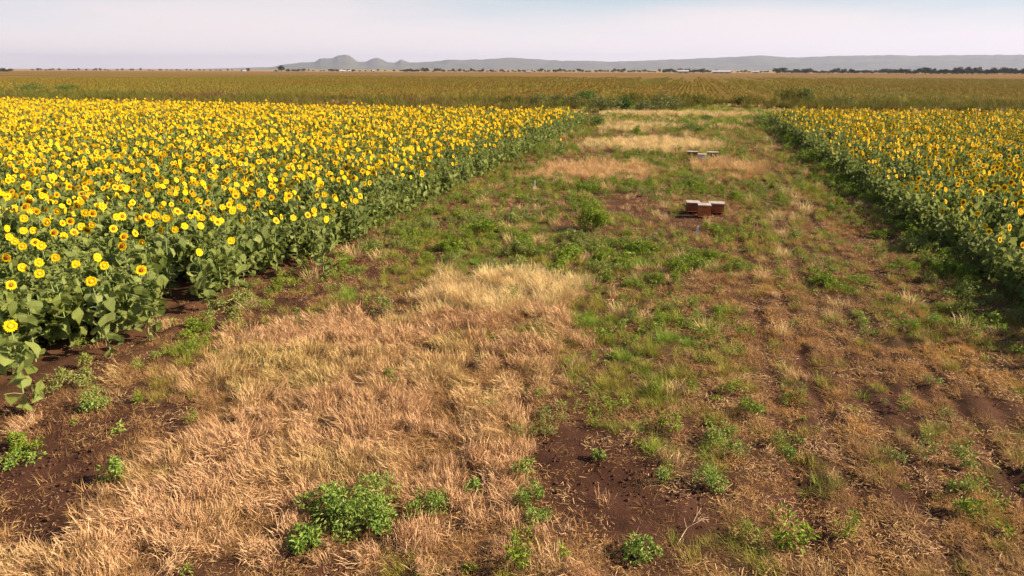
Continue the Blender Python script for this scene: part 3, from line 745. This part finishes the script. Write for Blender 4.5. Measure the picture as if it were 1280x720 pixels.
h1 = [at(866, 268), at(879, 271), at(893, 268)]
hive(h1[0][0]-.02, h1[0][1]+.12, R(6), .50, .5, .35, M['hive2'], 'left and darkest beehive of the near group of three', 'near beehives')
hive(h1[1][0]-.0, h1[1][1]-.16, R(4), .46, .5, .44, M['hive'], 'foremost red brown beehive in the middle of the near group', 'near beehives')
hive(h1[2][0]+.05, h1[2][1]+.12, R(2), .58, .5, .35, M['hive2'], 'right beehive of the near group of three', 'near beehives')
h2 = [at(866, 198), at(877, 200), at(888, 198)]
hive(h2[0][0]-.05, h2[0][1]+.3, R(5), .62, .5, .30, M['hive2'], 'left dark beehive of the far group by the pale grass', 'far beehives')
hive(h2[1][0], h2[1][1]-.1, R(3), .50, .5, .28, M['hive3'], 'pale front beehive in the middle of the far group', 'far beehives')
hive(h2[2][0]+.12, h2[2][1]+.3, R(1), .66, .5, .30, M['hive2'], 'right dark beehive of the far group', 'far beehives')

# ------------------------------------------------------------------ headland beyond the sunflowers: tall weeds and bushes
def tallweed(k):
    mb = tuft(26, .35, 1.25, .05, .35, .35, .7); b2, _ = leafball(90, .45, 1.0, .16, .06, clumps=6, seed=60+k); mb.merge(b2); return mb.mesh('tall_weed', M['reed'])
V_reed = [tallweed(k) for k in range(6)]
def front(x):  # front line of the weed belt
    return np.interp(x, [-400, -100, -30, -14, 6, 200], [116, 87, 82, 99, 104, 112])
n = 40000; x = rng.uniform(-330, 190, n); y = rng.uniform(84, 185, n)
f = front(x); dy = y-f; px, py, _ = proj(x, y)
belt = np.where(y < np.interp(x, [-400, -100, -20, 6, 200], [162, 130, 125, 131, 137]), 1., 0)*(dy > 0)
pr = belt*sst(.25, .5, vn(x, y, 7, 1))*(.5+.5*np.exp(-((dy-4)/5)**2)+.5*np.exp(-((dy-34)/6)**2)*(x < -25)+.4*np.exp(-((dy-22)/4)**2))
pr = pr*np.where((px > 640) & (px < 1000) & (dy < 6), .45, 1)
k = (rng.random(n) < pr) & seen(x, y, 1); 
tn = np.clip((vn(x, y, 14, 5)-.42)*4, 0, 1)*np.where(px < 660, 1, .4)
scatter('tall_weeds', np.stack([x[k], y[k], x[k]*0], 1), V_reed, 'belt of tall dark green and brown weeds beyond the sunflowers', 'weeds', scale=rng.uniform(.6, 1.35, k.sum())*np.where(px[k] > 640, 1.0, .85), tint=tn[k])
# low grass on the headland
V_hg = [tuft(50, .5, .45, .05, .6, .4, .8).mesh('headland_tuft', M[mn]) for mn in ('grass', 'grass', 'pale', 'dry', 'weed')]
n = 22000; x = rng.uniform(-200, 120, n); y = rng.uniform(70, 135, n)
out_ = ((x > XR+.5) & (y < rightfar(x)+.6)) | ((x < XL+.3) & (y < leftfar(x)+.6)) | (y > front(x)+12)
k = ~out_ & seen(x, y, 0) & (rng.random(n) < .8*sst(.3, .55, vn(x, y, 5, 2)))
px, py, _ = proj(x, y); pale = (vn(x*.3, y, 4, 6) > .52)
idx = np.where(pale, rng.choice([2, 3], n), rng.choice([0, 1, 4], n))
scatter('headland_grass', np.stack([x[k], y[k], x[k]*0], 1), V_hg, 'low mixed grass on the headland beyond the strip', 'grass', scale=rng.uniform(.6, 1.2, k.sum()), idx=idx[k], tint=rng.random(k.sum())*.5)
hb = [(672, 133, 2.2, 1.9, 'grey'), (716, 134, 2.0, 1.9, 'grey'), (755, 140, 2.6, 2.1, 'grey'), (777, 139, 1.6, 2.2, 'bush'), (812, 141, 2.2, 1.7, 'grey'), (830, 138, 2.7, 2.4, 'grey'), (700, 132, 1.6, 1.7, 'grey'), (640, 132, 2.2, 1.7, 'reed'),
      (986, 131, 3.4, 2.9, 'reedy'), (1004, 131, 1.8, 2.9, 'bush'), (1052, 134, 2.4, 1.5, 'grey'), (40, 116, 3.4, 2.2, 'bush'), (80, 116, 3.2, 2.0, 'bush'), (865, 133, 2.5, 2.3, 'reed'), (930, 133, 2.5, 2.0, 'reed'), (735, 129, 2.3, 2.3, 'bush'), (790, 131, 2.3, 2.1, 'reed')]
descr = ['low grey green bush behind the far right end of the left field', 'rounded grey green bush second from the field corner', 'wide grey green bush at the left end of the hedge row before the pale strip', 'small darker bush wedged between two grey ones in the hedge row',
         'lower front bush of the pair in the middle of the hedge row', 'tallest grey green bush of the hedge row right of middle', 'small grey bush between the first two of the hedge row', 'brownish bush at the left start of the hedge row',
         'wide golden green bush rising above the right weed belt', 'narrow bright bush at the right side of the golden green one', 'flat grey green bush just behind the right sunflower field', 'dark bush at far left in front of the golden crop', 'dark bush second from the left in front of the golden crop',
         'tall yellowish clump standing in front of the wheel tracks in the crop', 'tall yellowish clump right of the crop wheel tracks', 'dark green bush behind the second grey bush', 'brownish clump between the small dark bush and the tallest bush']
for k_, ((a_, b_, w_, hh, mt), lb) in enumerate(zip(hb, descr)):
    mat = {'grey': M['grey_bush'], 'bush': M['bush'], 'reed': M['reed'], 'reedy': M['reed']}[mt]
    bush('bush', a_, b_, w_, hh, 1300, .30, .13, mat, lb, grp='bushes of the far hedge row', seed=70+k_, clumps=12)
for k_, (a_, b_, w_, hh, lb) in enumerate([(796, 168, .55, .6, 'small dark bush in the pale grass near the end of the strip'), (796, 172, .3, 1.2, 'thin upright shoot beside the small dark bush'), (676+190, 165, 1.2, .8, 'low green bush right of centre near the end of the strip'), (809, 155, .6, .8, 'small green shrub at the far end of the strip'),
        (950, 160, 1.4, 1.3, 'dark green bush at the far left corner of the right field'), (745, 158, .9, 1.1, 'green shrub at the far right corner of the left field'), (885, 152, 1.0, .8, 'low shrub far up the strip before the hedge')]):
    bush('shrub', a_, b_, w_, hh, 700 if w_ > .6 else 220, .14, .06, M['bush' if w_ > .85 else 'weed'], lb, seed=110+k_, clumps=9)

# ------------------------------------------------------------------ far crop field
def cropstart(x): return np.interp(x, [-1500, -400, -100, -20, 6, 200, 1400], [230, 160, 128, 123, 129, 135, 170])
xs = np.concatenate([np.arange(-1500, -400, 25.), np.arange(-400, 300, 4.), np.arange(300, 1400, 25.)])
ts = np.concatenate([[0, .2, 1, 3], np.geomspace(6, 1150, 170)])
CX, TT = np.meshgrid(xs, ts); CY = cropstart(CX)+TT
CZ = .55+(vn(CX, CY, 3, 3, 2)-.5)*.35+(vn(CX, CY, 40, 2, 2)-.5)*.3; CZ[0] = -.1; CZ[1] *= .8
me = bpy.data.meshes.new('crop_field'); vv = np.stack([CX, CY, CZ], -1).reshape(-1, 3); nxx = len(xs)
fc = [(j*nxx+i, j*nxx+i+1, (j+1)*nxx+i+1, (j+1)*nxx+i) for j in range(len(ts)-1) for i in range(nxx-1)]
me.from_pydata(vv.tolist(), [], fc); me.update()
m, nt, out = new_mat('crop_canopy'); tc = N(nt, 'ShaderNodeTexCoord')
mp1 = N(nt, 'ShaderNodeMapping'); mp1.inputs['Scale'].default_value = (.16, .009, 0); nt.links.new(tc.outputs['Object'], mp1.inputs[0])
mp2 = N(nt, 'ShaderNodeMapping'); mp2.inputs['Scale'].default_value = (.004, .016, 0); nt.links.new(tc.outputs['Object'], mp2.inputs[0])
c = mixc(nt, ramp(noise(1, 4, .6, mp1.outputs[0]), .35, .65), (.140, .090, .018), (.235, .165, .030))
c = mixc(nt, ramp(noise(1, 3, .5, mp2.outputs[0]), .4, .6), c, (.135, .078, .022))
c = mixc(nt, mul(ramp(noise(1.2, 6, .8), .45, .6), .5), c, (.07, .055, .014))
sy = N(nt, 'ShaderNodeSeparateXYZ'); nt.links.new(tc.outputs['Object'], sy.inputs[0])
c = mixc(nt, ramp(sy.outputs[1], 420, 620), c, mixc(nt, ramp(noise(1, 3, .5, mp2.outputs[0]), .35, .65), (.19, .105, .040), (.13, .085, .028)))
pb = N(nt, 'ShaderNodeBsdfPrincipled'); nt.links.new(c, pb.inputs['Base Color']); pb.inputs['Roughness'].default_value = .9; pb.inputs['Specular IOR Level'].default_value = .05
bp = N(nt, 'ShaderNodeBump'); bp.inputs['Strength'].default_value = .8; bp.inputs['Distance'].default_value = .4; nt.links.new(noise(1.5, 6, .8), bp.inputs['Height']); nt.links.new(bp.outputs[0], pb.inputs['Normal'])
nt.links.new(pb.outputs[0], out.inputs[0]); me.materials.append(m)
tag(obj('crop_field', me), 'wide golden brown ripening crop stretching to the horizon', 'crop field', kind='stuff')
def cropclump(k):
    mb = MB()
    for i in range(7):
        t_ = tuft(9, .12, .95, .05, .35, .2, 1.1, head=.5); t_.xf(Matrix.Translation((0, (i-3)*.42, 0))); mb.merge(t_)
    return mb.mesh('crop_plants', M['crop'])
V_crop = [cropclump(k) for k in range(5)]
P = []
for x0 in np.arange(-330, 230, 1.0):
    if min(abs(x0-a_) for a_ in (6.2, 13.0)) < .6: continue
    ymax = random.uniform(220, 520)
    y0 = float(cropstart(np.array([x0]))[0]); ys = []
    y = y0
    while y < ymax:
        ys.append(y); y += 3.0*(1 if y < 200 else 1.7)
    ys = np.array(ys) if ys else np.zeros(0); P.append(np.stack([x0+rng.normal(0, .08, len(ys)), ys+rng.uniform(-1, 1, len(ys)), ys*0], 1))
P = np.concatenate(P); P = P[seen(P[:, 0], P[:, 1], .5)]
strip = vn(P[:, 0], P[:, 1]*.08, 9, 4)
P[:, 2] = np.where(P[:, 1] > 200, .25, 0)
scatter('crop_plants', P, V_crop, 'rows of golden brown crop plants at the near side of the far field', 'crop', scale=rng.uniform(.8, 1.15, len(P)), rotz=rng.normal(0, .1, len(P)), tilt=.03, tint=np.clip((strip-.5)*3, 0, .8))

# ------------------------------------------------------------------ far trees, sheds, hills
def treemesh(k):
    rr = random.Random(200+k); mb, cl = leafball(420, 4.2+rr.random()*1.5, 6.0, 1.1, .7, z0=1.6, clumps=9, seed=200+k)
    tube(mb, [(0, 0, -.2), (.1, 0, 2), (.2, .1, 4)], [.35, .26, .15], 6, .5, 1)
    for c_, r_ in cl[:5]: tube(mb, [(.1, 0, 2), ((c_.x)*.6, c_.y*.6, c_.z*.7), tuple(c_)], [.18, .12, .06], 4, .5, 1)
    return mb.mesh('tree', [M['tree'], M['bark']])
TM = [treemesh(k) for k in range(6)]
def far_pt(px_, dist):
    d = MC @ np.array([(px_-640)/F_PX, -(88-360)/F_PX, -1.0]); h_ = math.hypot(d[0], d[1]); return d[0]/h_*dist, d[1]/h_*dist
tl = []
def run(p0, p1, step, dist, s0, s1, lab, grp):
    p = p0
    while p < p1:
        tl.append((p+random.uniform(-1, 1), dist*random.uniform(.94, 1.06), random.uniform(s0, s1), lab, grp)); p += step*.62*random.uniform(.5, 1.6)
run(0, 9, 3.5, 1400, .55, .8, 'small tree at the left end of the horizon', 'trees at the left end of the horizon')
for p_, s_, l_ in ((13, .75, 'lone small tree second from the left edge of the horizon'), (303, .9, 'left tree of the pair beside the small white house at left'), (310, .85, 'right tree of the pair beside the small white house at left'),
                   (345, .7, 'small leftmost tree of the dark cluster before the peaks'), (352, 1.35, 'tallest tree of the dark cluster before the peaks'), (360, .85, 'low middle tree of the dark cluster before the peaks'), (367, 1.0, 'rounded fourth tree of the dark cluster before the peaks'), (373, .85, 'small tree near the right of the dark cluster before the peaks'), (379, 1.2, 'rightmost large tree of the dark cluster before the peaks'),
                   (415, 1.1, 'left tree of the pair under the highest peak'), (422, .95, 'right tree of the pair under the highest peak'), (441, .75, 'small tree under the right flank of the highest peak'), (466, .9, 'lone tree below the second peak')):
    tl.append((p_, 1450, s_, l_, None))
run(40, 292, 12, 2300, .5, .8, 'tiny distant tree along the left horizon', 'tiny trees along the left horizon')
run(386, 505, 11, 1800, .5, .7, 'tiny tree on the horizon below the peaks', 'tiny trees below the peaks')
run(505, 532, 3.5, 1450, .8, 1.15, 'tree of the dense low grove below the long ridge', 'grove below the long ridge')
run(535, 860, 6, 1500, .55, .95, 'small tree of the centre horizon line', 'trees of the centre horizon')
run(832, 888, 5, 1350, .7, 1.0, 'tree around the white farm sheds', 'trees around the farm sheds')
run(895, 965, 8, 1600, .5, .75, 'small tree right of the farm sheds', 'trees right of the farm sheds')
run(970, 1014, 4, 1250, .8, 1.15, 'tree of the first dark grove right of centre', 'first grove right of centre')
run(1018, 1290, 5, 1250, .7, 1.05, 'tree of the long dark line on the right horizon', 'tree line on the right horizon')
run(1120, 1290, 9, 1150, .85, 1.15, 'taller tree of the line toward the right edge', 'taller trees toward the right edge')
for (p_, d_, s_, lab, grp) in tl:
    x, y = far_pt(p_, d_); o = obj('tree', random.choice(TM), None, (x, y, 0)); o.rotation_euler.z = random.uniform(0, 6.28); k_ = random.uniform(.9, 1.45); o.scale = (s_*k_, s_*k_, s_*random.choice((.75, 1., 1.3))); tag(o, lab, 'tree', grp)
print('TREES', len(tl))
M['shed_wall'] = surfmat('white_wall', (.36, .34, .32), (.46, .44, .42), .5); M['shed_roof'] = surfmat('pale_roof', (.34, .33, .32), (.45, .44, .43), .4); M['shed_door'] = surfmat('shed_door', (.1, .1, .1), (.18, .17, .16), 1)
def shed(px_, dist, w, d, h, lab, name='shed'):
    x, y = far_pt(px_, dist); root = empty(name, (x, y, 0), math.atan2(y, x)-math.pi/2)
    wb = MB(); wb.add([(-w/2, -d/2, 0), (w/2, -d/2, 0), (w/2, d/2, 0), (-w/2, d/2, 0), (-w/2, -d/2, h), (w/2, -d/2, h), (w/2, d/2, h), (-w/2, d/2, h), (-w/2, 0, h+d*.22), (w/2, 0, h+d*.22)],
        [(0, 1, 5, 4), (2, 3, 7, 6), (1, 2, 6, 9, 5), (3, 0, 4, 8, 7)]); obj('wall', wb.mesh('wall', M['shed_wall']), root)
    rb = MB(); e = .4; k = d*.22
    for s in (-1, 1):
        rb.add([(-w/2-e, s*(d/2+e), h-.1), (w/2+e, s*(d/2+e), h-.1), (w/2+e, 0, h+k+.12), (-w/2-e, 0, h+k+.12), (-w/2-e, s*(d/2+e), h+.05), (w/2+e, s*(d/2+e), h+.05), (w/2+e, 0, h+k+.3), (-w/2-e, 0, h+k+.3)],
               [(0, 1, 2, 3), (7, 6, 5, 4), (0, 4, 5, 1), (1, 5, 6, 2), (0, 3, 7, 4)])
    obj('roof', rb.mesh('roof', M['shed_roof']), root)
    for q in range(max(1, int(w//9))):
        cx = -w/2+(q+.5)*w/max(1, int(w//9)); db = MB(); box(db, cx-1.2, cx+1.2, -d/2-.06, -d/2-.01, 0.02, h*.75); obj('door', db.mesh('door', M['shed_door']), root)
    tag(root, lab, 'farm building')
shed(854, 1240, 18, 9, 3.2, 'shorter white farm shed on the horizon right of centre')
shed(902, 1240, 29, 10, 2.6, 'long low white farm shed on the horizon right of centre')
shed(945, 1500, 12, 8, 2.2, 'faint small building right of the long white shed')
shed(428, 1300, 10, 7, 2.6, 'white house under the highest peak at horizon')
shed(437, 1290, 5, 5, 2.6, 'tiny white hut right of the white house under the peak')
shed(467, 1240, 4.5, 4, 3.2, 'tiny white hut below the second peak')
shed(305, 1300, 5, 5, 2.4, 'small white house between the trees at left')
shed(660, 1500, 14, 6, 1.8, 'faint pale building on the horizon near the middle')

PROF = [(300, 87.5), (335, 85), (350, 82), (362, 80.6), (394, 78.6), (401, 75.5), (416, 74.8), (423, 72.4), (433, 71), (439, 72.2), (448, 78), (458, 78.4), (466, 75), (473, 74.2), (486, 79), (494, 79), (502, 75.8), (512, 79.3), (540, 78), (562, 76), (595, 76), (640, 73.5), (672, 75.5), (702, 77), (740, 77.2), (760, 78.2), (790, 78), (845, 76), (890, 75), (950, 73.2), (960, 74), (992, 75.7), (1035, 74.5), (1135, 75.5), (1280, 76.7), (1400, 79), (1560, 86)]
def hills(name, prof, dist, depth, lab, jit=1.):
    pxs = np.arange(prof[0][0], prof[-1][0], 1.5); ys = np.interp(pxs, [p[0] for p in prof], [p[1] for p in prof])
    yr = ys+ (vn(pxs, pxs*0, 9, 3)-.5)*1.2*jit; hor = 87+(pxs-640)*.0021
    hh = np.maximum(hor-yr, 0)/F_PX*dist*1.04*np.sqrt(1+((pxs-640)/F_PX)**2)
    rows = np.linspace(-1, 1, 21); V = []
    for r_ in rows:
        for p_, h_ in zip(pxs, hh):
            dd = dist+r_*depth; x, y = far_pt(p_, dd)
            shape = max(0, 1-abs(r_))**.8; rg = .72+.56*float(vn(np.array([x]), np.array([y]), 700, 5, 4)[0])
            V.append((x, y, h_*shape*(rg if abs(r_) > .02 else 1)-5*(abs(r_) > .98)))
    n_ = len(pxs); Fc = [(j*n_+i, j*n_+i+1, (j+1)*n_+i+1, (j+1)*n_+i) for j in range(20) for i in range(n_-1)]
    mb = MB(); mb.add(V, Fc); o = obj(name, mb.mesh(name, M['hill'], True)); tag(o, lab, 'hills', kind='structure')
M['hill'] = surfmat('hill_scrub', (.06, .065, .035), (.13, .12, .07), .004, .95, .05)
hills('hills', PROF, 13000, 1700, 'long hazy blue grey ridge with three small peaks')
hills('far_hills', [(170, 87), (250, 86), (330, 84.3), (350, 84), (420, 83), (470, 84), (520, 87)], 18500, 1200, 'faint farther hills left of the peaks', .4)

# ------------------------------------------------------------------ haze, sky, sun
SUN_EL, SUN_AZ = R(33), R(10)           # azimuth counted from +X towards +Y
hz = MB(); box(hz, -21000, 21000, -3000, 21000, -2, 420)
m, nt, out = new_mat('haze'); pv = N(nt, 'ShaderNodeVolumePrincipled'); pv.inputs['Color'].default_value = (.48, .56, .88, 1); pv.inputs['Density'].default_value = 5.0e-5; pv.inputs['Anisotropy'].default_value = .2
nt.links.new(pv.outputs[0], out.inputs['Volume'])
ho = obj('haze', hz.mesh('haze', m)); tag(ho, 'pale haze over the plain', 'haze', kind='stuff')
w = bpy.data.worlds.new('World'); sc.world = w; w.use_nodes = True; nt = w.node_tree; nt.nodes.clear()
sky = N(nt, 'ShaderNodeTexSky', sky_type='NISHITA'); sky.sun_disc = False; sky.sun_elevation = SUN_EL; sky.sun_rotation = R(90)-SUN_AZ
sky.air_density = 1.0; sky.dust_density = 2.0; sky.ozone_density = 1.0
tc = N(nt, 'ShaderNodeTexCoord'); mp = N(nt, 'ShaderNodeMapping'); mp.inputs['Scale'].default_value = (1.6, 1.6, 14); mp.inputs['Rotation'].default_value = (0, R(3), R(-20)); nt.links.new(tc.outputs['Generated'], mp.inputs[0])
no = N(nt, 'ShaderNodeTexNoise'); no.inputs['Scale'].default_value = 1.1; no.inputs['Detail'].default_value = 5; no.inputs['Roughness'].default_value = .5; nt.links.new(mp.outputs[0], no.inputs['Vector'])
mr = N(nt, 'ShaderNodeMapRange'); mr.inputs['From Min'].default_value = .46; mr.inputs['From Max'].default_value = .66; mr.inputs['To Max'].default_value = .75; mr.inputs['To Min'].default_value = 0; nt.links.new(no.outputs['Fac'], mr.inputs['Value'])
sx = N(nt, 'ShaderNodeSeparateXYZ'); nt.links.new(tc.outputs['Generated'], sx.inputs[0])
lo = N(nt, 'ShaderNodeMapRange', interpolation_type='SMOOTHSTEP'); lo.inputs['From Min'].default_value = .04; lo.inputs['From Max'].default_value = .24; lo.inputs['To Min'].default_value = 1; lo.inputs['To Max'].default_value = .0; nt.links.new(sx.outputs[2], lo.inputs['Value'])
vz = N(nt, 'ShaderNodeMapRange', interpolation_type='SMOOTHSTEP'); vz.inputs['From Min'].default_value = .0; vz.inputs['From Max'].default_value = .10; nt.links.new(sx.outputs[2], vz.inputs['Value'])
veil = mixc(nt, vz.outputs[0], (10.3, 8.8, 8.2), (5.1, 6.3, 7.0))
veil = mixc(nt, mr.outputs[0], veil, (8.9, 7.7, 7.6))
c = mixc(nt, lo.outputs[0], sky.outputs[0], veil)
bgn = N(nt, 'ShaderNodeBackground'); nt.links.new(c, bgn.inputs[0]); bgn.inputs[1].default_value = .05
wo = N(nt, 'ShaderNodeOutputWorld'); nt.links.new(bgn.outputs[0], wo.inputs[0])
sl = bpy.data.lights.new('sun', 'SUN'); sl.energy = 5.0; sl.angle = R(.53); sl.color = (1, .83, .58)
so = bpy.data.objects.new('sun', sl); col.objects.link(so)
dv = Vector((math.cos(SUN_AZ)*math.cos(SUN_EL), math.sin(SUN_AZ)*math.cos(SUN_EL), math.sin(SUN_EL)))
so.rotation_euler = dv.to_track_quat('Z', 'Y').to_euler(); so.location = (50, 0, 60)

sc.view_settings.view_transform = 'Standard'; sc.view_settings.look = 'None'; sc.view_settings.exposure = 1.27; sc.view_settings.gamma = 1
sc.render.engine = 'CYCLES'; sc.cycles.max_bounces = 6; sc.cycles.diffuse_bounces = 2; sc.cycles.transmission_bounces = 4; sc.cycles.transparent_max_bounces = 4; sc.cycles.volume_bounces = 1
